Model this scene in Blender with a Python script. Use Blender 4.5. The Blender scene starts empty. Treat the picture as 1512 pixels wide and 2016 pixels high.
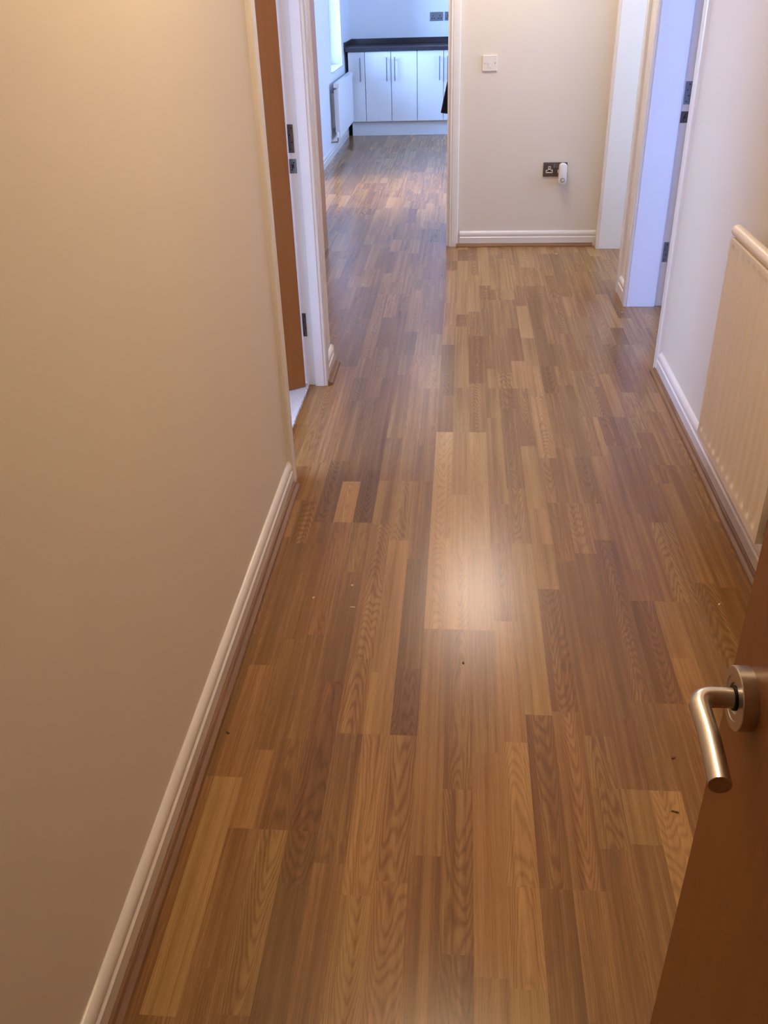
import bpy, bmesh, math, random
from mathutils import Vector, Matrix
random.seed(7)
C = bpy.context.scene.collection
S = bpy.context.scene
# ------------------------------------------------------------------ camera
CAMR = [[0.996521, 0.078972, -0.026621], [0.018123, -0.517144, -0.855706], [-0.081343, 0.852247, -0.516777]]
FPX = 1730.61
cam = bpy.data.cameras.new('camera'); co = bpy.data.objects.new('camera', cam); C.objects.link(co)
cam.sensor_fit = 'HORIZONTAL'; cam.sensor_width = 36.0; cam.lens = FPX / 1512.0 * 36.0
cam.clip_start = 0.02; cam.clip_end = 100
X = Vector(CAMR[0]); Y = -Vector(CAMR[1]); Z = -Vector(CAMR[2])
m = Matrix(((X.x, Y.x, Z.x, 0), (X.y, Y.y, Z.y, 0), (X.z, Y.z, Z.z, 1.5), (0, 0, 0, 1)))
co.matrix_world = m
S.camera = co
# ------------------------------------------------------------------ world, light, exposure
S.view_settings.view_transform = 'Standard'; S.view_settings.look = 'None'
S.view_settings.exposure = 0.38; S.view_settings.gamma = 1.0
try: S.view_settings.use_curve_mapping = False
except Exception: pass
S.cycles.use_denoising = True
S.cycles.max_bounces = 10; S.cycles.diffuse_bounces = 6; S.cycles.glossy_bounces = 4
S.cycles.sample_clamp_indirect = 6.0
S.cycles.caustics_reflective = False; S.cycles.caustics_refractive = False
w = bpy.data.worlds.new('World'); S.world = w; w.use_nodes = True
bg = w.node_tree.nodes['Background']
bg.inputs[0].default_value = (0.78, 0.95, 1.0, 1); bg.inputs[1].default_value = 4.0

def lamp(name, loc, power, color, radius):
    l = bpy.data.lights.new(name, 'POINT'); l.energy = power; l.color = color; l.shadow_soft_size = radius
    o = bpy.data.objects.new(name, l); o.location = loc; C.objects.link(o); return o
def daylight(name, loc, direction, w_, h_, power, color, spread=180):
    l = bpy.data.lights.new(name, 'AREA'); l.shape = 'RECTANGLE'; l.size = w_; l.size_y = h_
    l.energy = power; l.color = color; l.spread = math.radians(spread)
    o = bpy.data.objects.new(name, l); o.location = loc
    o.rotation_euler = Vector(direction).to_track_quat('-Z', 'Y').to_euler(); C.objects.link(o); return o
WARM = (1.0, 0.74, 0.46)
lamp('hall_lamp_far', (0.15, 5.0, 2.22), 27, (1.0, 0.87, 0.75), 0.24)
lamp('hall_lamp_near', (0.0, 1.75, 2.30), 21, WARM, 0.12)
lamp('kitchen_lamp', (-0.29, 8.9, 2.28), 5, (1.0, 0.85, 0.72), 0.17)
lamp('left_room_lamp', (-2.2, 2.4, 2.28), 8, (1.0, 0.75, 0.5), 0.09)
daylight('kitchen_window_daylight', (-1.62, 10.02, 1.45), (1, 0, 0), 0.9, 1.35, 80, (0.21, 0.43, 1.0))
daylight('kitchen_glazed_door_daylight', (-1.62, 7.6, 1.25), (1, 0, -1.0), 1.3, 1.8, 24, (1.0, 0.86, 0.76), 100)
daylight('kitchen_far_daylight', (2.62, 8.6, 1.5), (-1, 0, 0), 1.8, 1.3, 74, (0.20, 0.41, 1.0))
daylight('left_room_daylight', (-3.62, 1.9, 1.5), (1, 0, 0), 1.6, 1.2, 125, (0.26, 0.44, 1.0))
daylight('right_room_daylight', (3.62, 2.6, 1.5), (-1, 0, 0), 1.8, 1.3, 95, (0.10, 0.27, 1.0))
daylight('side_room_daylight', (2.72, 5.2, 1.5), (-1, 0, 0), 0.7, 1.2, 24, (0.38, 0.58, 1.0))

# ------------------------------------------------------------------ helpers
def nb(): return bmesh.new()
def bx(bm, x0, x1, y0, y1, z0, z1, mi=0):
    vs = [bm.verts.new((x, y, z)) for x in (x0, x1) for y in (y0, y1) for z in (z0, z1)]
    for f in ((0,1,3,2),(4,6,7,5),(0,4,5,1),(2,3,7,6),(0,2,6,4),(1,5,7,3)):
        fc = bm.faces.new([vs[i] for i in f]); fc.material_index = mi
    return vs
def prism(bm, prof, origin, a, b, length, mi=0):
    """profile points (p,q) -> origin + p*a + q*b, swept by vector length"""
    o = Vector(origin); a = Vector(a); b = Vector(b); L = Vector(length)
    v0 = [bm.verts.new(o + a*p + b*q) for p, q in prof]; v1 = [bm.verts.new(v.co + L) for v in v0]
    n = len(prof)
    for i in range(n):
        f = bm.faces.new((v0[i], v0[(i+1) % n], v1[(i+1) % n], v1[i])); f.material_index = mi
    bm.faces.new(v0[::-1]).material_index = mi; bm.faces.new(v1).material_index = mi
def frame_of(d):
    d = d.normalized(); u = d.cross(Vector((0, 0, 1)))
    if u.length < 1e-4: u = d.cross(Vector((1, 0, 0)))
    u.normalize(); return u, d.cross(u).normalized()
def tube(bm, pts, r, n=20, cap=True, mi=0):
    pts = [Vector(p) for p in pts]; rs = r if isinstance(r, (list, tuple)) else [r]*len(pts)
    rings = []; u = None
    for i, p in enumerate(pts):
        d = (pts[min(i+1, len(pts)-1)] - pts[max(i-1, 0)]).normalized()
        if u is None: u, v = frame_of(d)
        else:
            u = (u - d*u.dot(d)).normalized(); v = d.cross(u)
        rings.append([bm.verts.new(p + (u*math.cos(t) + v*math.sin(t))*rs[i]) for t in [2*math.pi*k/n for k in range(n)]])
    for i in range(len(rings)-1):
        for k in range(n):
            bm.faces.new((rings[i][k], rings[i][(k+1)%n], rings[i+1][(k+1)%n], rings[i+1][k])).material_index = mi
    if cap:
        bm.faces.new(rings[0][::-1]).material_index = mi; bm.faces.new(rings[-1]).material_index = mi
def lathe(bm, prof, origin, axis, n=32, mi=0):
    """prof (r, h) along axis from origin"""
    o = Vector(origin); ax = Vector(axis).normalized(); u, v = frame_of(ax); rings = []
    for r, h in prof:
        if r < 1e-6: rings.append([bm.verts.new(o + ax*h)])
        else: rings.append([bm.verts.new(o + ax*h + (u*math.cos(t)+v*math.sin(t))*r) for t in [2*math.pi*k/n for k in range(n)]])
    for i in range(len(rings)-1):
        A, B = rings[i], rings[i+1]
        for k in range(n):
            k2 = (k+1) % n
            if len(A) == 1 and len(B) == 1: continue
            if len(A) == 1: bm.faces.new((A[0], B[k2], B[k])).material_index = mi
            elif len(B) == 1: bm.faces.new((A[k], A[k2], B[0])).material_index = mi
            else: bm.faces.new((A[k], A[k2], B[k2], B[k])).material_index = mi
def obj(name, bm, mat, parent=None, smooth=False, bevel=0, segs=2, label=None):
    bmesh.ops.recalc_face_normals(bm, faces=bm.faces[:])
    me = bpy.data.meshes.new(name); bm.to_mesh(me); bm.free()
    for mm in (mat if isinstance(mat, (list, tuple)) else [mat]): me.materials.append(mm)
    if smooth:
        for p in me.polygons: p.use_smooth = True
        try: me.set_sharp_from_angle(angle=math.radians(35))
        except Exception: pass
    o = bpy.data.objects.new(name, me); C.objects.link(o)
    if parent is not None:
        o.parent = parent
        o.matrix_parent_inverse = Matrix.Translation(-Vector(parent.location)) if parent.type == 'EMPTY' and parent.get('_abs') else Matrix()
    if bevel:
        b = o.modifiers.new('Bevel', 'BEVEL'); b.width = bevel; b.segments = segs; b.limit_method = 'ANGLE'; b.angle_limit = math.radians(40)
        b.harden_normals = False
    if label: o['label'] = label
    return o
def tag(o, label, cat, group=None, kind=None):
    o['label'] = label; o['category'] = cat
    if group: o['group'] = group
    if kind: o['kind'] = kind
    return o
def thing(name, loc, label, cat, rz=0, group=None, kind=None):
    o = bpy.data.objects.new(name, None); C.objects.link(o); o.location = loc; o.rotation_euler = (0, 0, rz)
    o.empty_display_size = 0.05
    return tag(o, label, cat, group, kind)
def struct(name, bm, mat, label=None, cat=None, smooth=False, bevel=0):
    o = obj(name, bm, mat, smooth=smooth, bevel=bevel); o['kind'] = 'structure'
    if label: o['label'] = label; o['category'] = cat
    return o

# ------------------------------------------------------------------ materials
def mat(name, col, rough=0.5, metal=0.0, noise=0.0, nscale=30, bump=0.0, bscale=200, spec=0.5, coat=0.0):
    m = bpy.data.materials.new(name); m.use_nodes = True; nt = m.node_tree; b = nt.nodes['Principled BSDF']
    b.inputs['Base Color'].default_value = (*col, 1); b.inputs['Roughness'].default_value = rough
    b.inputs['Metallic'].default_value = metal; b.inputs['Specular IOR Level'].default_value = spec
    b.inputs['Coat Weight'].default_value = coat
    tc = nt.nodes.new('ShaderNodeTexCoord')
    if noise:
        n = nt.nodes.new('ShaderNodeTexNoise'); n.inputs['Scale'].default_value = nscale; n.inputs['Detail'].default_value = 4
        nt.links.new(tc.outputs['Object'], n.inputs['Vector'])
        mx = nt.nodes.new('ShaderNodeMix'); mx.data_type = 'RGBA'
        mx.inputs[6].default_value = (*[c*(1-noise) for c in col], 1); mx.inputs[7].default_value = (*[min(1, c*(1+noise)) for c in col], 1)
        nt.links.new(n.outputs['Fac'], mx.inputs[0]); nt.links.new(mx.outputs[2], b.inputs['Base Color'])
    if bump:
        n = nt.nodes.new('ShaderNodeTexNoise'); n.inputs['Scale'].default_value = bscale; n.inputs['Detail'].default_value = 3
        nt.links.new(tc.outputs['Object'], n.inputs['Vector'])
        bp = nt.nodes.new('ShaderNodeBump'); bp.inputs['Strength'].default_value = bump; bp.inputs['Distance'].default_value = 0.001
        nt.links.new(n.outputs['Fac'], bp.inputs['Height']); nt.links.new(bp.outputs[0], b.inputs['Normal'])
    return m
def wood(name, dark, light, axis='Z', rough=0.45, fine=90, coat=0.0):
    m = bpy.data.materials.new(name); m.use_nodes = True; nt = m.node_tree; b = nt.nodes['Principled BSDF']
    tc = nt.nodes.new('ShaderNodeTexCoord'); mp = nt.nodes.new('ShaderNodeMapping')
    s = [fine, fine, fine]; s['XYZ'.index(axis)] = fine*0.035
    mp.inputs['Scale'].default_value = s
    n = nt.nodes.new('ShaderNodeTexNoise'); n.inputs['Scale'].default_value = 1.0; n.inputs['Detail'].default_value = 5; n.inputs['Roughness'].default_value = .6
    cr = nt.nodes.new('ShaderNodeValToRGB'); cr.color_ramp.elements[0].position = .3; cr.color_ramp.elements[1].position = .7
    cr.color_ramp.elements[0].color = (*dark, 1); cr.color_ramp.elements[1].color = (*light, 1)
    nt.links.new(tc.outputs['Object'], mp.inputs[0]); nt.links.new(mp.outputs[0], n.inputs['Vector'])
    nt.links.new(n.outputs['Fac'], cr.inputs[0]); nt.links.new(cr.outputs[0], b.inputs['Base Color'])
    b.inputs['Roughness'].default_value = rough; b.inputs['Coat Weight'].default_value = coat
    return m
M_wall = mat('wall_paint', (0.76, 0.70, 0.62), 0.62, noise=0.02, nscale=3, bump=0.12, bscale=450, spec=0.25)
M_wallk = mat('kitchen_wall_paint', (0.74, 0.76, 0.80), 0.6, noise=0.02, nscale=3, bump=0.1, bscale=400, spec=0.3)
M_ceil = mat('ceiling_paint', (0.82, 0.80, 0.77), 0.8, bump=0.1)
M_gloss = mat('white_gloss_trim', (0.82, 0.79, 0.76), 0.22, noise=0.02, nscale=6, bump=0.03, bscale=60)
M_door = wood('door_veneer', (0.285, 0.110, 0.031), (0.325, 0.130, 0.038), 'Z', 0.42, 60)
M_bead = wood('oak_bead', (0.17, 0.082, 0.036), (0.30, 0.155, 0.07), 'Y', 0.42, 120)
M_beadx = wood('oak_bead_cross', (0.17, 0.082, 0.036), (0.30, 0.155, 0.07), 'X', 0.42, 120)
M_steel = mat('satin_steel', (0.62, 0.58, 0.53), 0.29, 1.0, noise=0.03, nscale=80)
M_plate = mat('bronze_steel_plate', (0.13, 0.10, 0.09), 0.45, 0.5, noise=0.08, nscale=60)
M_plateg = mat('grey_steel_plate', (0.20, 0.22, 0.25), 0.4, 0.5, noise=0.08, nscale=60)
M_dark = mat('black_gap', (0.01, 0.01, 0.011), 0.6, noise=0.1)
M_rad = mat('radiator_enamel', (0.88, 0.81, 0.72), 0.35, noise=0.015, nscale=8)
M_radk = mat('kitchen_radiator_enamel', (0.78, 0.78, 0.80), 0.35, noise=0.015, nscale=8)
M_plast = mat('white_plastic', (0.80, 0.78, 0.76), 0.3, noise=0.01)
M_plastc = mat('cream_plastic', (0.80, 0.74, 0.68), 0.35, noise=0.01)
M_chrome = mat('chrome', (0.75, 0.75, 0.77), 0.12, 1.0, noise=0.02)
M_cab = mat('cabinet_gloss_white', (0.74, 0.77, 0.80), 0.3, noise=0.012, nscale=5)
M_top = mat('dark_worktop', (0.035, 0.035, 0.045), 0.15, noise=0.35, nscale=40)
M_coat = mat('black_cloth', (0.008, 0.009, 0.014), 0.9, noise=0.3, nscale=60, bump=0.4)
M_carpet = mat('pale_carpet', (0.62, 0.63, 0.66), 0.95, noise=0.25, nscale=120, bump=1.0, bscale=260, spec=0.1)
M_copper = mat('copper_pipe', (0.55, 0.27, 0.16), 0.35, 1.0, noise=0.05)
M_chip = mat('pale_wood_chip', (0.75, 0.62, 0.44), 0.7, noise=0.1)
M_chipd = mat('dark_wood_chip', (0.10, 0.04, 0.015), 0.7, noise=0.1)
def glass_mat():
    m = bpy.data.materials.new('window_glass'); m.use_nodes = True; nt = m.node_tree
    b = nt.nodes['Principled BSDF']; b.inputs['Roughness'].default_value = 0.0
    out = nt.nodes['Material Output']; tr = nt.nodes.new('ShaderNodeBsdfTransparent'); mx = nt.nodes.new('ShaderNodeMixShader')
    gl = nt.nodes.new('ShaderNodeBsdfGlossy'); gl.inputs['Roughness'].default_value = 0.02; fr = nt.nodes.new('ShaderNodeFresnel'); fr.inputs[0].default_value = 1.3
    nt.links.new(fr.outputs[0], mx.inputs[0]); nt.links.new(tr.outputs[0], mx.inputs[1]); nt.links.new(gl.outputs[0], mx.inputs[2]); nt.links.new(mx.outputs[0], out.inputs[0])
    nt.nodes.remove(b); return m
M_glass = glass_mat()

def floor_material():
    m = bpy.data.materials.new('oak_strip_laminate'); m.use_nodes = True; nt = m.node_tree; L = nt.links; b = nt.nodes['Principled BSDF']
    def N(t, **k):
        n = nt.nodes.new(t)
        for a, v in k.items(): setattr(n, a, v)
        return n
    def math_(op, a, b_=None, c=None):
        n = N('ShaderNodeMath', operation=op)
        for i, v in enumerate((a, b_, c)):
            if v is None: continue
            if isinstance(v, (int, float)): n.inputs[i].default_value = v
            else: L.new(v, n.inputs[i])
        return n.outputs[0]
    at = {}
    for k in ('tone', 'seed', 'ga', 'gb', 'gc', 'hue'):
        a = N('ShaderNodeAttribute'); a.attribute_name = k; at[k] = a.outputs['Fac']
    uv = N('ShaderNodeUVMap'); uv.uv_map = 'plank'; sp = N('ShaderNodeSeparateXYZ'); L.new(uv.outputs[0], sp.inputs[0])
    u, v = sp.outputs[0], sp.outputs[1]
    def noise(su, sv, off, detail=3, rough=.55):
        cx = N('ShaderNodeCombineXYZ'); L.new(math_('MULTIPLY', u, su), cx.inputs[0]); L.new(math_('MULTIPLY', v, sv), cx.inputs[1])
        L.new(math_('ADD', at['seed'], off), cx.inputs[2])
        n = N('ShaderNodeTexNoise'); n.inputs['Scale'].default_value = 1; n.inputs['Detail'].default_value = detail; n.inputs['Roughness'].default_value = rough
        L.new(cx.outputs[0], n.inputs['Vector']); return n.outputs['Fac']
    d = noise(0.8, 3.2, 0.0, 1)
    f = math_('MULTIPLY', v, at['ga'])
    f = math_('ADD', f, math_('MULTIPLY', at['gb'], math_('MULTIPLY', u, u)))
    f = math_('ADD', f, math_('MULTIPLY', at['gc'], u))
    f = math_('ADD', f, math_('MULTIPLY', math_('SUBTRACT', d, 0.5), 7.0))
    f = math_('ADD', f, math_('MULTIPLY', math_('SUBTRACT', noise(3.0, 9.0, 3.0, 2), 0.5), 0.9))
    ring = math_('SINE', math_('MULTIPLY', f, 6.283))
    ring = math_('POWER', math_('ADD', math_('MULTIPLY', ring, 0.5), 0.5), 2.0)      # sharp dark growth lines
    strength = math_('ADD', math_('MULTIPLY', math_('MINIMUM', math_('MULTIPLY', math_('ABSOLUTE', at['ga']), 0.09), 1.0), 0.13), 0.06)
    pores = noise(26.0, 9.0, 7.0, 2, .5)
    streak = noise(2.2, 0.9, 9.0, 3, .6)
    cloud = noise(0.5, 1.6, 11.0, 1)
    fleck = noise(7.0, 40.0, 5.0, 2)
    t = at['tone']
    t = math_('SUBTRACT', t, math_('MULTIPLY', ring, strength))
    t = math_('ADD', t, math_('MULTIPLY', math_('SUBTRACT', pores, 0.5), 0.30))
    t = math_('ADD', t, math_('MULTIPLY', math_('SUBTRACT', streak, 0.5), 0.78))
    t = math_('ADD', t, math_('MULTIPLY', math_('SUBTRACT', cloud, 0.5), 0.35))
    t = math_('ADD', t, math_('MULTIPLY', math_('SUBTRACT', fleck, 0.5), 0.16))
    t = math_('ADD', t, 0.06)
    cr = N('ShaderNodeValToRGB'); e = cr.color_ramp.elements
    e[0].position = 0.0; e[0].color = (0.116, 0.052, 0.0175, 1); e[1].position = 1.0; e[1].color = (0.55, 0.325, 0.130, 1)
    e2 = e.new(0.45); e2.color = (0.255, 0.128, 0.045, 1)
    L.new(t, cr.inputs[0])
    hs = N('ShaderNodeMix', data_type='RGBA', blend_type='MULTIPLY'); hs.inputs[0].default_value = 1.0
    tint = N('ShaderNodeMix', data_type='RGBA'); tint.inputs[6].default_value = (1.03, 0.97, 0.96, 1); tint.inputs[7].default_value = (0.98, 1.02, 0.97, 1)
    L.new(at['hue'], tint.inputs[0]); L.new(cr.outputs[0], hs.inputs[6]); L.new(tint.outputs[2], hs.inputs[7])
    L.new(hs.outputs[2], b.inputs['Base Color'])
    rr = math_('ADD', math_('MULTIPLY', pores, 0.06), 0.215); L.new(rr, b.inputs['Roughness'])
    b.inputs['Specular IOR Level'].default_value = 0.5
    bp = N('ShaderNodeBump'); bp.inputs['Strength'].default_value = 0.05; bp.inputs['Distance'].default_value = 0.0002
    L.new(pores, bp.inputs['Height']); L.new(bp.outputs[0], b.inputs['Normal'])
    return m
M_floor = floor_material()

# ------------------------------------------------------------------ floor (one mesh of laminate strips)
BW, BL, X0 = 0.19, 1.21, -0.08
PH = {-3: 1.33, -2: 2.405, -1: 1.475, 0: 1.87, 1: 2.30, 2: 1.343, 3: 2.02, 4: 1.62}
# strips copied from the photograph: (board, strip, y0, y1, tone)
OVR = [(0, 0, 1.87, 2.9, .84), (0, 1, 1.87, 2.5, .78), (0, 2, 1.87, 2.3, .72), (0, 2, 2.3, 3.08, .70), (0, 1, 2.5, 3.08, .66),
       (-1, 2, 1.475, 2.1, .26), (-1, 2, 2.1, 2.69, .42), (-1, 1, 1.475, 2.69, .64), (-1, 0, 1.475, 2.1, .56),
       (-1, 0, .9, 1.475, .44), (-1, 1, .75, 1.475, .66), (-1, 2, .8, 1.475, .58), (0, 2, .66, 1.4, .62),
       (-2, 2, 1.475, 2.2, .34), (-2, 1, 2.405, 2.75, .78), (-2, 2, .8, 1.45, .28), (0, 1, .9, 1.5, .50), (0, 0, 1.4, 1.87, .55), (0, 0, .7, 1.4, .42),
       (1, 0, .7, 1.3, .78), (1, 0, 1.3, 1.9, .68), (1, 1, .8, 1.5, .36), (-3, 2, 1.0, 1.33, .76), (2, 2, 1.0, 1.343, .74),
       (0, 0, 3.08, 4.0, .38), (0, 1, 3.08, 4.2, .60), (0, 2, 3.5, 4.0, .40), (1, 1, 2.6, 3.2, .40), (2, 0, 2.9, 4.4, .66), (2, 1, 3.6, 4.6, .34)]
def make_floor():
    bm = nb(); uvl = bm.loops.layers.uv.new('plank')
    rows = []
    for k in range(-15, 24):
        xa = X0 + k*BW
        ph = PH.get(k, random.uniform(0, BL)); y = ph - BL*math.ceil((ph + 1.9)/BL)
        while y < 11.4:
            board_tone = random.gauss(.47, .05)
            for s in range(3):
                x0 = xa + s*BW/3; x1 = x0 + BW/3
                ys = [y]; yy = y + random.uniform(0.15, 0.5)
                while yy < y + BL - 0.12: ys.append(yy); yy += random.uniform(0.36, 0.75)
                ys.append(y + BL)
                for a, c in zip(ys, ys[1:]):
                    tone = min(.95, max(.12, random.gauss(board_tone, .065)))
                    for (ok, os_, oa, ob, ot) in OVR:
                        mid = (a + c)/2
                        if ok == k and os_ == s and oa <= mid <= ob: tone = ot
                    r = random.random()
                    if r < .36: g = (random.choice((-1, 1))*random.uniform(9, 26), random.uniform(2.0, 5.5)*random.choice((1, 1, -1)), random.uniform(-1.5, 1.5))
                    elif r < .6: g = (random.uniform(-6, 6), random.uniform(-1, 1), random.uniform(-5, 5))
                    else: g = (random.uniform(-3, 3), random.uniform(-.5, .5), random.choice((-1, 1))*random.uniform(4, 9))
                    rows.append((tone, random.uniform(0, 500), *g, random.random()))
                    # long strips are cut at the room edges
                    aa, cc = max(a, -1.7), min(c, 11.35)
                    if cc <= aa: rows.pop(); continue
                    vs = [bm.verts.new(p) for p in ((x0, aa, 0), (x1, aa, 0), (x1, cc, 0), (x0, cc, 0))]
                    f = bm.faces.new(vs); mcx = (a + c)/2
                    for lp, uvv in zip(f.loops, ((-1, aa - mcx), (1, aa - mcx), (1, cc - mcx), (-1, cc - mcx))): lp[uvl].uv = uvv
            y += BL
    bm.faces.ensure_lookup_table()
    me = bpy.data.meshes.new('floor'); bm.to_mesh(me); bm.free()
    for i, nme in enumerate(('tone', 'seed', 'ga', 'gb', 'gc', 'hue')):
        at = me.attributes.new(nme, 'FLOAT', 'FACE'); at.data.foreach_set('value', [r[i] for r in rows])
    me.materials.append(M_floor)
    o = bpy.data.objects.new('floor', me); C.objects.link(o); o['kind'] = 'structure'
    o['label'] = 'warm oak strip laminate floor running down the hallway into the kitchen'; o['category'] = 'floor'
    return o
make_floor()
bm = nb(); bx(bm, -3.9, 4.3, -1.75, 11.5, -0.12, -0.01); struct('floor_base', bm, M_ceil).name = 'floor_slab'
bm = nb(); bx(bm, -3.9, 4.3, -1.75, 11.5, 2.4, 2.5); struct('ceiling', bm, M_ceil, 'plain white ceiling over the hallway and rooms', 'ceiling')
bm = nb(); bx(bm, -3.6, -0.648, 0.8, 3.66, 0.001, 0.010)
struct('floor_carpet', bm, M_carpet, 'pale grey carpet of the room behind the left doorway', 'carpet')
# cut pile tufts along the carpet edge at the left doorway
bm = nb()
for i in range(260):
    y = 2.70 + 0.82*i/260 + random.uniform(-.001, .001); r = random.uniform(.002, .0045)
    x = -.648 + random.uniform(-.003, .002)
    lathe(bm, [(0, .0), (r, .002), (r*.8, .009), (0, .012)], (x, y, 0.001), (random.uniform(-.2, .5), random.uniform(-.2, .2), 1), n=5)
o = obj('carpet_edge_pile', bm, M_carpet); tag(o, 'frayed pale carpet edge in the left doorway', 'carpet', kind='stuff')

# ------------------------------------------------------------------ walls
H = 2.4; DH = 2.03
WL = -0.58; WR = 0.876; WRO = 1.06; WLO = -0.675
def wall(name, boxes, mt=M_wall, label=None):
    bm = nb()
    for b in boxes: bx(bm, *b)
    return struct(name, bm, mt, label, 'wall' if label else None)
wall('wall_left', [(WLO, WL, -.30, 2.676, 0, H), (WLO, WL, 2.676, 3.548, DH+.02, H), (WLO, WL, 3.548, 3.765, 0, H), (-1.05, WLO, 3.665, 3.765, 0, H), (-3.75, -1.05, 3.665, 3.765, 0, H)],
     label='cream painted hallway wall along the left side')
wall('wall_right', [(WR, WRO, -.30, 3.730, 0, H), (WR, WRO, 3.730, 4.628, DH+.02, H), (WR, WRO, 4.628, 4.878, 0, H), (WR, WRO, 4.878, 5.788, DH+.02, H), (WR, WRO, 5.788, 5.96, 0, H)],
     label='cream painted hallway wall on the right, behind the radiator')
wall('wall_far', [(-.07, WR, 5.86, 5.96, 0, H), (-.93, -.07, 5.86, 5.96, DH+.02, H), (-1.25, -.93, 5.86, 5.96, 0, H)],
     label='cream end wall of the hallway with the plug socket')
wall('wall_recess', [(-1.25, -1.05, 3.765, 5.86, 0, H)])
wall('wall_entry', [(-.72, -.52, -.45, -.30, 0, H), (.32, 1.06, -.45, -.30, 0, H), (-.52, .32, -.45, -.30, DH+.02, H),
                    (-.9, -.72, -1.7, -.30, 0, H), (1.06, 1.2, -1.7, -.30, 0, H), (-.9, 1.2, -1.75, -1.65, 0, H)])
wall('wall_left_room', [(-3.75, -3.6, .7, 1.1, 0, H), (-3.75, -3.6, 2.7, 3.7, 0, H), (-3.75, -3.6, 1.1, 2.7, 0, .85), (-3.75, -3.6, 1.1, 2.7, 2.1, H), (-3.75, WLO, .7, .8, 0, H)])
wall('wall_right_room', [(3.6, 3.75, 1.4, 1.7, 0, H), (3.6, 3.75, 3.5, 4.8, 0, H), (3.6, 3.75, 1.7, 3.5, 0, .85), (3.6, 3.75, 1.7, 3.5, 2.15, H),
                         (WRO, 3.75, 1.3, 1.4, 0, H), (WRO, 3.75, 4.7, 4.8, 0, H)], M_wallk)
wall('wall_side_room', [(2.7, 2.85, 4.8, 4.85, 0, H), (2.7, 2.85, 5.55, 6.0, 0, H), (2.7, 2.85, 4.8, 5.6, 0, .9), (2.7, 2.85, 4.8, 5.6, 2.1, H), (WRO, 2.7, 5.86, 5.96, 0, H)], M_wallk)
KX = -1.30; KY = 11.275
wall('wall_kitchen_left', [(KX-.28, KX, 5.96, 6.95, 0, H), (KX-.28, KX, 6.95, 8.25, 2.15, H), (KX-.28, KX, 8.25, 9.57, 0, H), (KX-.28, KX, 9.57, 10.48, 0, .735),
     (KX-.28, KX, 9.57, 10.48, 2.12, H), (KX-.28, KX, 10.48, KY+.1, 0, H), (KX-.28, -1.05, 5.86, 5.96, 0, H), (KX-.28,KX,6.95,8.25,0,.05)], M_wallk,
     label='pale blue lit kitchen wall on the left with the window')
wall('wall_kitchen_far', [(KX, 2.7, KY, KY+.1, 0, H)], M_wallk, label='pale kitchen wall above the dark worktop')
wall('wall_kitchen_right', [(2.6, 2.75, 5.96, 7.7, 0, H), (2.6, 2.75, 9.5, KY, 0, H), (2.6, 2.75, 7.7, 9.5, 0, .85), (2.6, 2.75, 7.7, 9.5, 2.15, H), (.87, 2.7, 5.96, 6.06, 0, H)], M_wallk)

# ------------------------------------------------------------------ skirting boards, oak beads
SK = [(0, 0), (.015, 0), (.015, .052), (.0155, .055), (.0125, .0575), (.0105, .060), (.0115, .063), (.0135, .068), (.0142, .075), (.0135, .082), (.011, .088), (.0065, .093), (.002, .0955), (0, .0955)]
BD = [(0, 0), (.0225, 0), (0.0225, .004), (.0205, .009), (.0145, .0125), (.011, .0145), (.0095, .013), (.008, .0145), (.006, .018), (.003, .020), (0, .020)]
def skirt(name, wallpt, a, length, label, mt=M_gloss, smooth=True, cat='skirting board'):
    bm = nb(); prism(bm, SK, wallpt, a, (0, 0, 1), length)
    return struct(name, bm, mt, label, cat, smooth=smooth)
skirt('baseboard_left', (WL, -.3, 0), (1, 0, 0), (0, 2.94, 0), 'long white grooved skirting board at the foot of the left wall')
skirt('baseboard_left_corner', (WL, 3.587, 0), (1, 0, 0), (0, .193, 0), 'short white skirting stub between left door frame and wall corner')
skirt('baseboard_recess', (-1.05, 3.765, 0), (0, 1, 0), (.485, 0, 0), 'white skirting turning round the wall corner')
skirt('baseboard_right', (WR, -.3, 0), (-1, 0, 0), (0, 3.992, 0), 'long white grooved skirting board under the radiator')
skirt('baseboard_right_stub', (WR, 4.663, 0), (-1, 0, 0), (0, .18, 0), 'tiny white skirting piece between the two right door frames')
skirt('baseboard_far', (-.008, 5.86, 0), (0, -1, 0), (.875, 0, 0), 'white grooved skirting board under the far wall socket')
skirt('baseboard_kitchen', (KX, 5.97, 0), (1, 0, 0), (0, .93, 0), 'white kitchen skirting before the glazed opening')
skirt('baseboard_kitchen_window', (KX, 8.3, 0), (1, 0, 0), (0, 2.40, 0), 'white kitchen skirting under the window radiator')
def bead(name, o, a, length, mt, label):
    bm = nb(); prism(bm, BD, o, a, (0, 0, 1), length)
    return struct(name, bm, mt, label, 'floor bead', smooth=False)
bead('trim_1', (WL+.015, -.3, 0), (1, 0, 0), (0, 2.938, 0), M_bead, 'long oak bead along the left skirting')
bead('trim_2', (WL+.015, 3.535, 0), (1, 0, 0), (0, .25, 0), M_bead, 'short oak bead stub at the left wall corner')
bead('trim_3', (WR-.015, -.3, 0), (-1, 0, 0), (0, 4.01, 0), M_bead, 'long oak bead along the right skirting')
bead('trim_4', (-.03, 5.845, 0), (0, -1, 0), (.875, 0, 0), M_beadx, 'oak bead along the far wall skirting')
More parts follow.
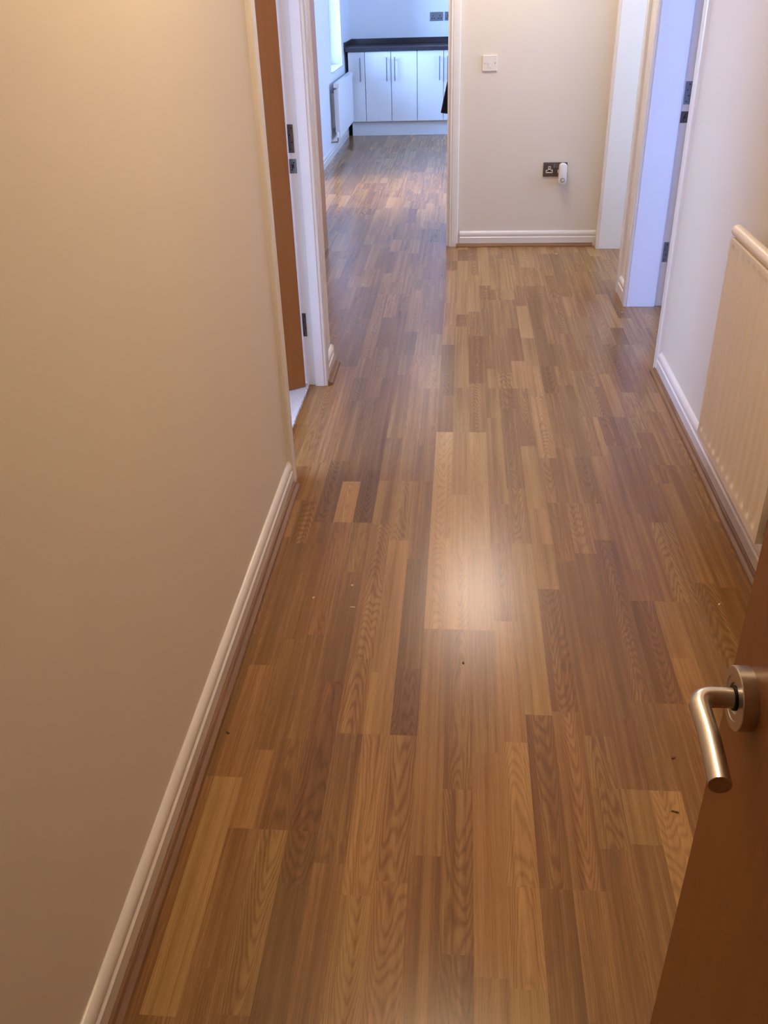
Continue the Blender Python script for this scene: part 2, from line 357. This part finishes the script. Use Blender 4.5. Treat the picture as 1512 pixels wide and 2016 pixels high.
# ------------------------------------------------------------------ door linings and architraves
AR = [(0, 0), (0, .011), (.002, .0145), (.006, .0165), (.010, .0165), (.0125, .0145), (.014, .0125), (.0155, .0135), (.018, .0165), (.050, .018), (.056, .0165), (.0595, .012), (.060, 0)]
def frame_y(idx, xw, side, xo, y0, y1, arch_lo, arch_hi, label, stop):
    """opening in a wall whose hall face is x=xw (side=+1: hall to +x); xo other face; clear y0..y1. stop = x where the rebate starts"""
    root = thing('door_frame', (xw, (y0+y1)/2, 0), label, 'door frame', kind='structure'); root.name = 'trim_%d' % idx
    root['_abs'] = 1
    t = .03
    bm = nb()
    xa, xb = sorted((stop, xw + side*.002)); xc, xd = sorted((xo, stop))
    for yy, s in ((y0, -1), (y1, 1)):
        ya, yb = sorted((yy, yy + s*t)); bx(bm, xa, xb, ya, yb, 0, DH)
        ya, yb = sorted((yy + s*.012, yy + s*t)); bx(bm, xc, xd, ya, yb, 0, DH)
    bx(bm, xa, xb, y0, y1, DH-.01, DH+.02); bx(bm, xc, xd, y0, y1, DH+.002, DH+.02)
    obj('lining', bm, M_gloss, root, bevel=.0015)
    for yy, s, on in ((y0 - .004, -1, arch_lo), (y1 + .004, 1, arch_hi)):
        if on:
            bm = nb(); prism(bm, AR, (xw, yy, 0), (0, s, 0), (side, 0, 0), (0, 0, DH+.055)); obj('architrave', bm, M_gloss, root, smooth=True)
    bm = nb(); prism(bm, AR, (xw, y0-.004, DH-.006), (0, 0, 1), (side, 0, 0), (0, y1-y0+.008, 0)); obj('architrave', bm, M_gloss, root, smooth=True)
    return root
F1 = frame_y(5, WL, 1, WLO, 2.704, 3.52, True, True, 'white door frame in the left wall with brown door behind it', -.618)
F2 = frame_y(6, WR, -1, WRO, 3.758, 4.60, True, True, 'white door frame in the right wall, its jamb lit bright blue', 1.018)
F3 = frame_y(7, WR, -1, WRO, 4.906, 5.76, True, True, 'white door frame in the far right corner beside the socket wall', 1.018)
root = thing('door_frame', (-.5, 5.86, 0), 'white door frame at the kitchen entrance with rounded moulding', 'door frame', kind='structure'); root.name = 'trim_8'; root['_abs'] = 1
bm = nb()
bx(bm, -.094, -.064, 5.856, 5.905, 0, DH); bx(bm, -.082, -.064, 5.905, 5.962, 0, DH)
bx(bm, -.945, -.915, 5.856, 5.962, 0, DH); bx(bm, -.915, -.094, 5.856, 5.905, DH-.01, DH+.02)
obj('lining', bm, M_gloss, root, bevel=.0015)
bm = nb(); prism(bm, AR, (-.080, 5.86, 0), (1, 0, 0), (0, -1, 0), (0, 0, DH+.05)); obj('architrave', bm, M_gloss, root, smooth=True)
bm = nb(); prism(bm, AR, (-.93, 5.86, 0), (-1, 0, 0), (0, -1, 0), (0, 0, DH+.05)); obj('architrave', bm, M_gloss, root, smooth=True)
bm = nb(); prism(bm, AR, (-.93, 5.86, DH), (0, 0, 1), (0, -1, 0), (.85, 0, 0)); obj('architrave', bm, M_gloss, root, smooth=True)
bm = nb(); bx(bm, -.0955, -.0935, 5.866, 5.890, .955, 1.03); obj('strike_plate', bm, M_plateg, root)
bm = nb(); prism(bm, AR, (-.080, 5.96, 0), (1, 0, 0), (0, 1, 0), (0, 0, DH+.05)); obj('architrave', bm, M_gloss, root, smooth=True)

def hinge_plate(parent, x0, x1, y, z0, z1, ny, mt, name='hinge', label=None):
    """flat plate let into a jamb facing ny*y, with screw heads and a knuckle"""
    bm = nb(); ya, yb = sorted((y, y + ny*.0022)); bx(bm, x0, x1, ya, yb, z0, z1)
    n = 4 if name == 'hinge' else 2
    for i in range(n):
        zz = z0 + (z1-z0)*(i+.5)/n; xx = (x0+x1)/2 + (.004 if i % 2 else -.004)
        lathe(bm, [(.0032, .002), (.0032, .0026), (0, .0026)], (xx, y, zz), (0, ny, 0), 10, 1)
    if name == 'strike_plate':
        bx(bm, (x0+x1)/2-.005, (x0+x1)/2+.005, *sorted((y+ny*.001, y+ny*.0026)), z0+.35*(z1-z0), z0+.65*(z1-z0), 1)
    return obj(name, bm, [mt, M_dark], parent, label=label)
# left jamb plates
hinge_plate(F1, -.658, -.636, 3.532, .950, 1.050, -1, M_plate, label='dark metal hinge plate at handle height')
hinge_plate(F1, -.660, -.632, 3.532, .876, .928, -1, M_plateg, 'strike_plate', label='grey metal strike plate below the hinge')
hinge_plate(F1, -.656, -.640, 3.532, .222, .322, -1, M_plate, label='dark metal hinge plate near the floor')
hinge_plate(F2, 1.028, 1.058, 4.612, .968, 1.066, -1, M_plateg)
hinge_plate(F2, 1.024, 1.058, 4.612, .888, .938, -1, M_plate, 'strike_plate')
hinge_plate(F2, 1.028, 1.052, 4.612, .231, .331, -1, M_plateg)

# ------------------------------------------------------------------ door leaves
def lever(parent, base, out, along, hl=.100, neck=.038):
    """rose plus lever; base on the door face, out = face normal, along = lever direction"""
    B = Vector(base); o_ = Vector(out); a = Vector(along)
    h = thing('door_handle', (0, 0, 0), '', ''); del h['label']; del h['category']; h.parent = parent
    if parent.get('_abs'): h.matrix_parent_inverse = Matrix.Translation(-Vector(parent.location))
    return h, B, o_, a
# entry door in the foreground
D1 = thing('door_1', (.257, -.17, 0), 'brown veneered entry door standing open at the lower right corner', 'door', kind='structure'); D1['_abs'] = 1
bm = nb(); bx(bm, .235, .279, -.175, .587, .008, 1.985); obj('door_leaf', bm, M_door, D1, bevel=.0015)
hc = (.235, .542, 1.004)
bm = nb()
rose_prof = [(0, 0), (.0260, 0), (.0260, .0115), (.0253, .0122), (.0185, .0122), (.0180, .0116), (.0125, .0116), (.0125, .0100), (0, .0100)]
lathe(bm, rose_prof, hc, (-1, 0, 0), 64)
rose = obj('door_handle', bm, M_steel, D1, smooth=True, label='satin steel lever handle on a round rose')
# neck + bend + lever in one sweep
r = .0083; pts = []; xe = .1945; R_ = .0115
pts += [(.222, .542, 1.004), (.214, .542, 1.004), (xe + R_, .542, 1.004)]
for k in range(1, 9):
    t = math.pi/2*k/8; pts.append((xe + R_ - R_*math.sin(t), .542 - R_*(1-math.cos(t)), 1.004))
for k in range(1, 13):
    s = k/12; pts.append((xe - .0045*math.sin(s*math.pi*.9)*0 - .006*max(0, s-.35)**1.2, .542 - R_ - .079*s, 1.004))
bm = nb(); tube(bm, pts, r, 32); lv = obj('lever', bm, M_steel, rose, smooth=True, bevel=0)
bm = nb(); lathe(bm, [(0, 0), (.0100, 0), (.0100, .0030), (0, .0030)], (.2255, .542, 1.004), (-1, 0, 0), 32)
obj('collar', bm, M_dark, rose, smooth=True)
bm = nb(); bx(bm, .248, .268, .586, .5885, .90, 1.12); obj('lock_faceplate', bm, M_steel, D1)
for zz in (.25, 1.0, 1.75):
    bm = nb(); tube(bm, [(.283, -.18, zz-.05), (.283, -.18, zz+.05)], .006, 12); obj('hinge', bm, M_steel, D1)
# left room door, 54 degrees open
def leaf_door(name, pivot, ang, label, w_=.79, sx=1, hang=0):
    """closed leaf lies along -y from the pivot, hall face at +sx*.04"""
    D = thing(name, (pivot[0], pivot[1], 0), label, 'door', rz=ang, kind='structure')
    bm = nb(); a, b_ = sorted((sx*.003, sx*.043)); bx(bm, a, b_, -w_, -.002, .012, 1.985); obj('door_leaf', bm, M_door, D, bevel=.0015)
    for s in (1, -1):
        x = sx*.043 if s == 1 else sx*.003
        bm = nb(); lathe(bm, rose_prof, (x, -w_+.05, 1.0), (sx*s, 0, 0), 32); rs = obj('door_handle', bm, M_steel, D, smooth=True)
        bm = nb(); tube(bm, [(x+sx*s*q, -w_+.05+p, 1.0) for q, p in ((.008, 0), (.03, 0), (.036, .004), (.040, .012), (.041, .03), (.041, .105))], .009, 16); obj('lever', bm, M_steel, rs, smooth=True)
    return D
leaf_door('door_2', (-.678, 3.522), math.radians(-54), 'brown veneered door standing ajar inside the left doorway')
leaf_door('door_3', (1.066, 4.612), math.radians(88), 'brown veneered door opened away into the right room', sx=-1)
# kitchen door folded back into the hall recess: pivot at the far end
D4 = thing('door_4', (-.885, 5.83, 0), 'brown door edge showing as a thin strip behind the left door frame', 'door', kind='structure'); D4['_abs'] = 1
bm = nb(); bx(bm, -.912, -.872, 5.065, 5.838, .008, 1.985); obj('door_leaf', bm, M_door, D4, bevel=.0015)
bm = nb(); lathe(bm, rose_prof, (-.872, 5.115, 1.0), (1, 0, 0), 32); rs = obj('door_handle', bm, M_steel, D4, smooth=True)
bm = nb(); tube(bm, [(-.864, 5.115, 1), (-.845, 5.115, 1), (-.835, 5.13, 1), (-.833, 5.22, 1)], .009, 16); obj('lever', bm, M_steel, rs, smooth=True)

# ------------------------------------------------------------------ hall radiator
def radiator(name, x_front, x_wall, y0, y1, z0, z1, label, mt, flute=.052, roll=.017, fl=True, sgn=-1):
    """front faces sgn*x"""
    R = thing(name, ((x_front+x_wall)/2, (y0+y1)/2, z0), label, 'radiator'); R['_abs'] = 1
    n = max(1, round((y1-y0-.03)/flute)); step = (y1-y0-.03)/n
    bm = nb()
    zs = [z0, z0+.018, z0+.024, z0+.030, z0+.036, z0+.044, z1-.072, z1-.062, z1-.056, z1-.050, z1-.044, z1-.036]
    def depth(y, z):
        if not fl: return 0
        t = ((y-y0-.015)/step) % 1.0
        if y < y0+.004 or y > y1-.004: return .0045
        if y < y0+.015 or y > y1-.015: return .0065
        g = max(0.0, math.sin(math.pi*min(1, max(0, (t-.22)/.56))))**.7         # pressed groove between the ribs
        zz = min(1, max(0, (z - (z0+.024))/.012))*min(1, max(0, ((z1-.050)-z)/.012))
        return .0065*(1 - g*zz)
    ny = n*10; ysl = [y0] + [y0+.015 + (y1-y0-.03)*i/ny for i in range(ny+1)] + [y1]
    grid = [[bm.verts.new((x_front - sgn*.0065 + sgn*depth(y, z), y, z)) for z in zs] for y in ysl]
    for i in range(len(ysl)-1):
        for j in range(len(zs)-1): bm.faces.new((grid[i][j], grid[i+1][j], grid[i+1][j+1], grid[i][j+1]))
    # back skin closes the panel
    xb = x_front - sgn*.022
    b = [bm.verts.new(p) for p in ((xb, y0, z0), (xb, y1, z0), (xb, y1, zs[-1]), (xb, y0, zs[-1]))]; bm.faces.new(b)
    bm.faces.new([grid[0][j] for j in range(len(zs))] + [b[3], b[0]]); bm.faces.new([grid[-1][j] for j in range(len(zs))] + [b[2], b[1]])
    bm.faces.new([g[0] for g in grid] + [b[1], b[0]]); bm.faces.new([g[-1] for g in grid] + [b[2], b[3]])
    obj('front_panel', bm, mt, R, smooth=True)
    bm = nb(); rp = []
    if roll:
        for k in range(17):
            t = -math.pi*.5 + math.pi*1.5*k/16
            rp.append((x_front - sgn*.0065 - sgn*roll*.62 + sgn*roll*math.cos(t), z1-roll + roll*math.sin(t)))
        rp.append((x_front - sgn*.024, z1-.038)); rp.append((x_front - sgn*.006, z1-.038))
    else: rp = [(x_front+sgn*.001, z1-.04), (x_front+sgn*.001, z1), (x_front-sgn*.05, z1), (x_front-sgn*.05, z1-.04)]
    prism(bm, rp, (0, y0, 0), (1, 0, 0), (0, 0, 1), (0, y1-y0, 0)); obj('top_rail', bm, mt, R, smooth=True)
    bm = nb()
    ncv = int((y1-y0)/.025)
    for i in range(ncv): y = y0+.02+(y1-y0-.04)*i/ncv; bx(bm, min(xb, xb-sgn*.03), max(xb, xb-sgn*.03), y, y+.0015, z0+.05, z1-.06)
    obj('convector_fins', bm, mt, R)
    for yy in (y0+.12, y1-.12):
        bm = nb(); bx(bm, *sorted((xb-sgn*.002, x_wall)), yy-.012, yy+.012, z0+.08, z1-.1); obj('bracket', bm, mt, R)
    for yy, s in ((y0, -1), (y1, 1)):
        if s == 1 and fl: continue
        vx = xb - sgn*.004
        bm = nb(); tube(bm, [(vx, yy+.012, z0+.03), (vx, yy-.03, z0+.03)], .009, 16); lathe(bm, [(0, -.022), (.013, -.02), (.013, .02), (.010, .026), (0, .028)], (vx, yy-.034, z0+.03), (0, 0, 1), 20)
        v_ = obj('valve', bm, M_chrome if fl else mt, R, smooth=True)
        bm = nb()
        if fl: tube(bm, [(vx, yy-.034, z0+.01), (vx, yy-.034, .0)], .0075, 12)
        else: tube(bm, [(vx, yy-.034, z0+.01), (vx, yy-.034, z0-.02), (vx-.006, yy-.034, z0-.03), (x_wall, yy-.034, z0-.034)], .0075, 12)
        obj('pipe', bm, M_plastc if fl else M_copper, v_, smooth=True)
    if fl:
        yy = y0; vx = xb-sgn*.004
        bm = nb(); lathe(bm, [(0, 0), (.016, 0), (.018, .006), (.018, .034), (.013, .045), (0, .046)], (vx, yy-.034, z0+.058), (0, 0, 1), 24); obj('valve_cap', bm, M_dark, R, smooth=True)
    return R
radiator('radiator', .787, WR, 2.015, 2.69, .200, .868, 'cream ribbed radiator with rounded top hung on the right hallway wall', M_rad)
radiator('radiator', -1.205, KX, 9.35, 10.60, .175, .665, 'smooth white radiator under the kitchen window beside the cabinets', M_radk, fl=False, roll=0, sgn=1)

# ------------------------------------------------------------------ kitchen window and glazed opening
def window(idx, x, y0, y1, z0, z1, label, face, sill=True, board=.03):
    W = thing('window_%d' % idx, (x, (y0+y1)/2, z0), label, 'window', kind='structure'); W['_abs'] = 1
    t = .05; bm = nb()
    bx(bm, x-.03, x+.03, y0, y1, z0, z0+t); bx(bm, x-.03, x+.03, y0, y1, z1-t, z1); bx(bm, x-.03, x+.03, y0, y0+t, z0+t, z1-t); bx(bm, x-.03, x+.03, y1-t, y1, z0+t, z1-t)
    obj('window_frame', bm, M_gloss, W, bevel=.002)
    bm = nb(); bx(bm, x-.003, x+.003, y0+t-.002, y1-t+.002, z0+t-.002, z1-t+.002); obj('pane', bm, M_glass, W)
    if sill:
        bm = nb(); a, b_ = sorted((x+face*.03, x+face*(.03+board))); bx(bm, a, b_, y0-.0, y1+.0, z0-.004, z0+.010); obj('window_sill', bm, M_gloss, W, bevel=.003)
    return W
window(1, KX-.20, 9.57, 10.48, .739, 2.12, 'bright kitchen window on the left above the radiator', 1, board=.185)
window(2, KX-.20, 6.95, 8.25, .05, 2.15, 'tall glazed kitchen opening letting daylight fall on the floor', 1, sill=False)
window(3, 2.67, 7.7, 9.5, .85, 2.15, 'wide kitchen window on the right', -1, sill=False)
window(4, -3.67, 1.1, 2.7, .85, 2.1, 'window of the carpeted left room', 1, sill=False)
window(5, 3.67, 1.7, 3.5, .85, 2.15, 'window of the right room', -1, sill=False)
window(6, 2.78, 4.85, 5.55, .9, 2.1, 'small window of the far side room', -1, sill=False)

# ------------------------------------------------------------------ kitchen cabinets
KF = 10.675
def base_unit(x0, x1, doors, label, group='white base cabinets under the worktop'):
    """doors: list of (x0, x1, handle_x)"""
    U = thing('base_cabinet', ((x0+x1)/2, KF+.3, 0), label, 'cabinet', group=group); U['_abs'] = 1
    bm = nb(); bx(bm, x0+.012, x1-.012, KF+.030, KY-.002, .150, .852); obj('carcass', bm, M_cab, U)
    for fx in (x0+.05, x1-.05):
        bm = nb(); lathe(bm, [(.0, 0), (.02, 0), (.015, .02), (.015, .15), (0, .15)], (fx, KF+.12, 0.0), (0, 0, 1), 12)
        obj('foot', bm, M_dark, U)
    for a, b_, hx in doors:
        bm = nb(); bx(bm, a+.0028, b_-.0028, KF, KF+.018, .154, .848); d = obj('door', bm, M_cab, U, bevel=.0015)
        if hx is None: continue
        bm = nb(); tube(bm, [(hx, KF-.030, .560), (hx, KF-.030, .795)], .0062, 14)
        for z in (.585, .770): tube(bm, [(hx, KF+.001, z), (hx, KF-.030, z)], .0045, 10)
        obj('handle', bm, M_plateg, d, smooth=True, label='steel bar handle')
base_unit(-1.262, -1.078, [(-1.262, -1.078, -1.127)], 'narrow white base cabinet at the left end, partly behind the kitchen radiator')
base_unit(-1.078, -.506, [(-1.078, -.791, -.837), (-.791, -.506, -.749)], 'white two-door base cabinet whose bar handles sit side by side')
base_unit(-.506, .066, [(-.506, -.218, -.262), (-.218, .066, -.175)], 'white base cabinet on the right, cut off by the door frame and black cloth', )
base_unit(.066, .638, [(.066, .352, .306), (.352, .638, .395)], 'white base cabinet hidden behind the end wall')
bm = nb(); bx(bm, -1.245, .64, KF+.05, KF+.066, 0.001, .148); tag(obj('plinth', bm, M_cab), 'long white plinth board beneath the kitchen cabinets', 'plinth')
T = thing('worktop', (-.3, KF+.3, .853), 'dark stone-effect worktop with matching upstand', 'worktop'); T['_abs'] = 1
bm = nb(); bx(bm, -1.286, .66, KF-.022, KY-.001, .853, .891); obj('top', bm, M_top, T, bevel=.003)
bm = nb(); bx(bm, -1.286, .66, KY-.022, KY-.001, .891, .948); bx(bm, -1.298, -1.282, KF-.01, KY-.022, .891, .945); obj('upstand', bm, M_top, T, bevel=.002)
# kitchen sockets
def uk_holes(bm, x, y, z, mi, s=1.0):
    bx(bm, x-.0022*s, x+.0022*s, y-.0012, y, z+.006*s, z+.014*s, mi)
    for q in (-1, 1): bx(bm, x+q*.0085*s-.003*s, x+q*.0085*s+.003*s, y-.0012, y, z-.009*s, z-.005*s, mi)
def ksocket(xc, label):
    K = thing('double_socket', (xc, KY, 1.148), label, 'socket', group='steel sockets above the worktop'); K['_abs'] = 1
    bm = nb(); bx(bm, xc-.073, xc+.073, KY-.009, KY, 1.105, 1.191); obj('faceplate', bm, M_plateg, K, bevel=.003)
    for q in (-1, 1):
        bm = nb(); x = xc+q*.037; z = 1.14; y = KY-.009
        bx(bm, x-.004, x+.004, y-.0015, y, z+.006, z+.022); 
        for p in (-1, 1): bx(bm, x+p*.013-.0065, x+p*.013+.0065, y-.0015, y, z-.016, z-.006)
        obj('socket_holes', bm, M_dark, K)
ksocket(-.314, 'grey steel double socket on the kitchen wall')
ksocket(-.151, 'grey steel double socket half hidden behind the door frame')

# ------------------------------------------------------------------ black garment behind the end wall
def coat():
    bm = nb(); n = 30; m_ = 18; g = []
    for i in range(n+1):
        t = i/n; z = 1.55 - .79*t; half = .015 + .17*t**1.0
        row = []
        for j in range(m_+1):
            s = j/m_*2-1
            x = .045 + half*s; y = 6.045 + .02*math.sin(s*9 + t*2)*t + .03*(1-abs(s))*t - .0
            zz = z - .02*math.cos(s*3)*t + (.0 if s > -.9 else .004)
            row.append(bm.verts.new((x, y, zz)))
        g.append(row)
    for i in range(n):
        for j in range(m_): bm.faces.new((g[i][j], g[i][j+1], g[i+1][j+1], g[i+1][j]))
    o = obj('hanging_cloth', bm, M_coat, smooth=True)
    s = o.modifiers.new('Solidify', 'SOLIDIFY'); s.thickness = .012
    tag(o, 'black cloth hem poking out beside the kitchen door frame', 'cloth')
    bm = nb(); tube(bm, [(.053, 5.962, 1.56), (.053, 6.02, 1.56), (.053, 6.05, 1.58)], .005, 10); tag(obj('coat_hook', bm, M_steel), 'steel hook holding the black cloth behind the end wall', 'hook')
coat()

# ------------------------------------------------------------------ hall switch plate
P = thing('switch_plate', (.153, 5.86, 1.068), 'white square plate with central round button high on the far wall', 'switch'); P['_abs'] = 1
bm = nb(); bx(bm, .110, .196, 5.850, 5.860, 1.025, 1.111); obj('faceplate', bm, M_plastc, P, bevel=.003)
bm = nb(); lathe(bm, [(0, 0), (.0115, 0), (.0115, .0015), (.0095, .003), (0, .003)], (.153, 5.850, 1.066), (0, -1, 0), 28)
bx(bm, .1445, .1615, 5.8475, 5.850, 1.048, 1.066); obj('button', bm, M_plast, P, smooth=True)
for x in (.123, .183):
    bm = nb(); lathe(bm, [(0, 0), (.0028, 0), (.0028, .0008), (0, .0008)], (x, 5.850, 1.068), (0, -1, 0), 12); obj('screw', bm, M_steel, P)
# hall socket
P = thing('double_socket', (.578, 5.86, .468), 'brown steel double socket low on the far wall beside the white plug-in unit', 'socket'); P['_abs'] = 1
bm = nb(); bx(bm, .505, .651, 5.852, 5.860, .426, .509); obj('faceplate', bm, M_plate, P, bevel=.002)
for xc in (.542, .614):
    bm = nb(); y = 5.852
    bx(bm, xc-.0075, xc+.0075, y-.0022, y, .455, .487); bx(bm, xc-.021, xc+.021, y-.0022, y, .448, .466); o = obj('socket_insert', bm, M_plastc, P, label='white plastic socket insert')
    bm = nb(); y -= .0022
    bx(bm, xc-.0035, xc+.0035, y-.0006, y+.001, .474, .483); bx(bm, xc-.016, xc-.008, y-.0006, y+.001, .454, .461); bx(bm, xc+.008, xc+.016, y-.0006, y+.001, .454, .461)
    obj('pin_hole', bm, M_dark, o)
for xc in (.572, .588):
    bm = nb(); bx(bm, xc-.006, xc+.006, 5.8495, 5.852, .477, .500); obj('rocker_switch', bm, M_plateg, P, bevel=.001)
# plug-in unit
P = thing('plug_in_unit', (.622, 5.83, .43), 'white rounded plug-in unit with chrome ring, plugged into the hallway socket', 'plug-in'); P['_abs'] = 1
def rrect(w_, h_, r_, n=8):
    out = []
    for cx_, cz, a0 in ((w_/2-r_, h_/2-r_, 0), (-w_/2+r_, h_/2-r_, 90), (-w_/2+r_, -h_/2+r_, 180), (w_/2-r_, -h_/2+r_, 270)):
        for k in range(n+1):
            t = math.radians(a0 + 90*k/n); out.append((cx_+r_*math.cos(t), cz+r_*math.sin(t)))
    return out
bm = nb(); secs = [(5.849, .046, .118), (5.812, .050, .124), (5.802, .048, .122), (5.797, .042, .116), (5.7955, .034, .108)]
rings = []
for y, w_, h_ in secs: rings.append([bm.verts.new((.622+p, y, .449+q)) for p, q in rrect(w_, h_, min(w_, h_)*.42)])
n = len(rings[0])
for i in range(len(rings)-1):
    for k in range(n): bm.faces.new((rings[i][k], rings[i][(k+1)%n], rings[i+1][(k+1)%n], rings[i+1][k]))
bm.faces.new(rings[0][::-1]); bm.faces.new(rings[-1]); obj('body', bm, M_plast, P, smooth=True)
bm = nb(); lathe(bm, [(.009, 0), (.0145, 0), (.0150, .003), (.0135, .0055), (.0105, .006), (.009, .003), (.009, 0)], (.623, 5.7965, .416), (0, -1, 0), 32); obj('chrome_ring', bm, M_chrome, P, smooth=True)
bm = nb(); lathe(bm, [(0, 0), (.009, 0), (.0085, .0025), (0, .004)], (.623, 5.7965, .416), (0, -1, 0), 24); obj('lens', bm, M_plast, P, smooth=True)

# ------------------------------------------------------------------ wood chips left on the floor
def chip(x, y, l, w_, a, mt, label):
    bm = nb(); vs = bx(bm, -l/2, l/2, -w_/2, w_/2, 0.0002, .0022)
    for v in vs: v.co.x += random.uniform(-.15, .15)*l; v.co.y += random.uniform(-.2, .2)*w_
    o = obj('wood_chip', bm, mt); o.location = (x, y, 0); o.rotation_euler = (0, 0, a); tag(o, label, 'wood chip', 'wood chips on the floor')
for c in ((-.296, 2.058, .006, .005, .3, M_chip, 'tiny pale chip on the floor left of centre, the farther of the close pair'),
          (-.282, 1.955, .013, .003, 0, M_chip, 'thin pale splinter lying just nearer than the tiny pale chip'),
          (.73, 2.013, .008, .004, .9, M_chip, 'pale chip near the right bead by the door edge'),
          (.026, 1.734, .004, .007, .2, M_chipd, 'small dark chip in front of the bright floor patch'),
          (.493, 1.437, .008, .003, .5, M_chipd, 'dark chip on the floor left of the steel handle'),
          (.467, 1.288, .014, .003, -.3, M_chipd, 'dark splinter below and left of the lever tip'),
          (-.523, 1.461, .010, .003, -.7, M_chipd, 'dark splinter beside the left bead'),
          (.063, 5.647, .010, .005, 0, M_chip, 'pale chip near the kitchen door post'),
          (.601, 5.647, .010, .005, .4, M_chip, 'pale chip under the hallway socket'),
          (.837, 4.509, .005, .005, 0, M_chip, 'pale speck by the blue lit right jamb'),
          (-.40, 1.994, .006, .004, .4, M_chip, 'pale speck between the left bead and the splinter')): chip(*c)
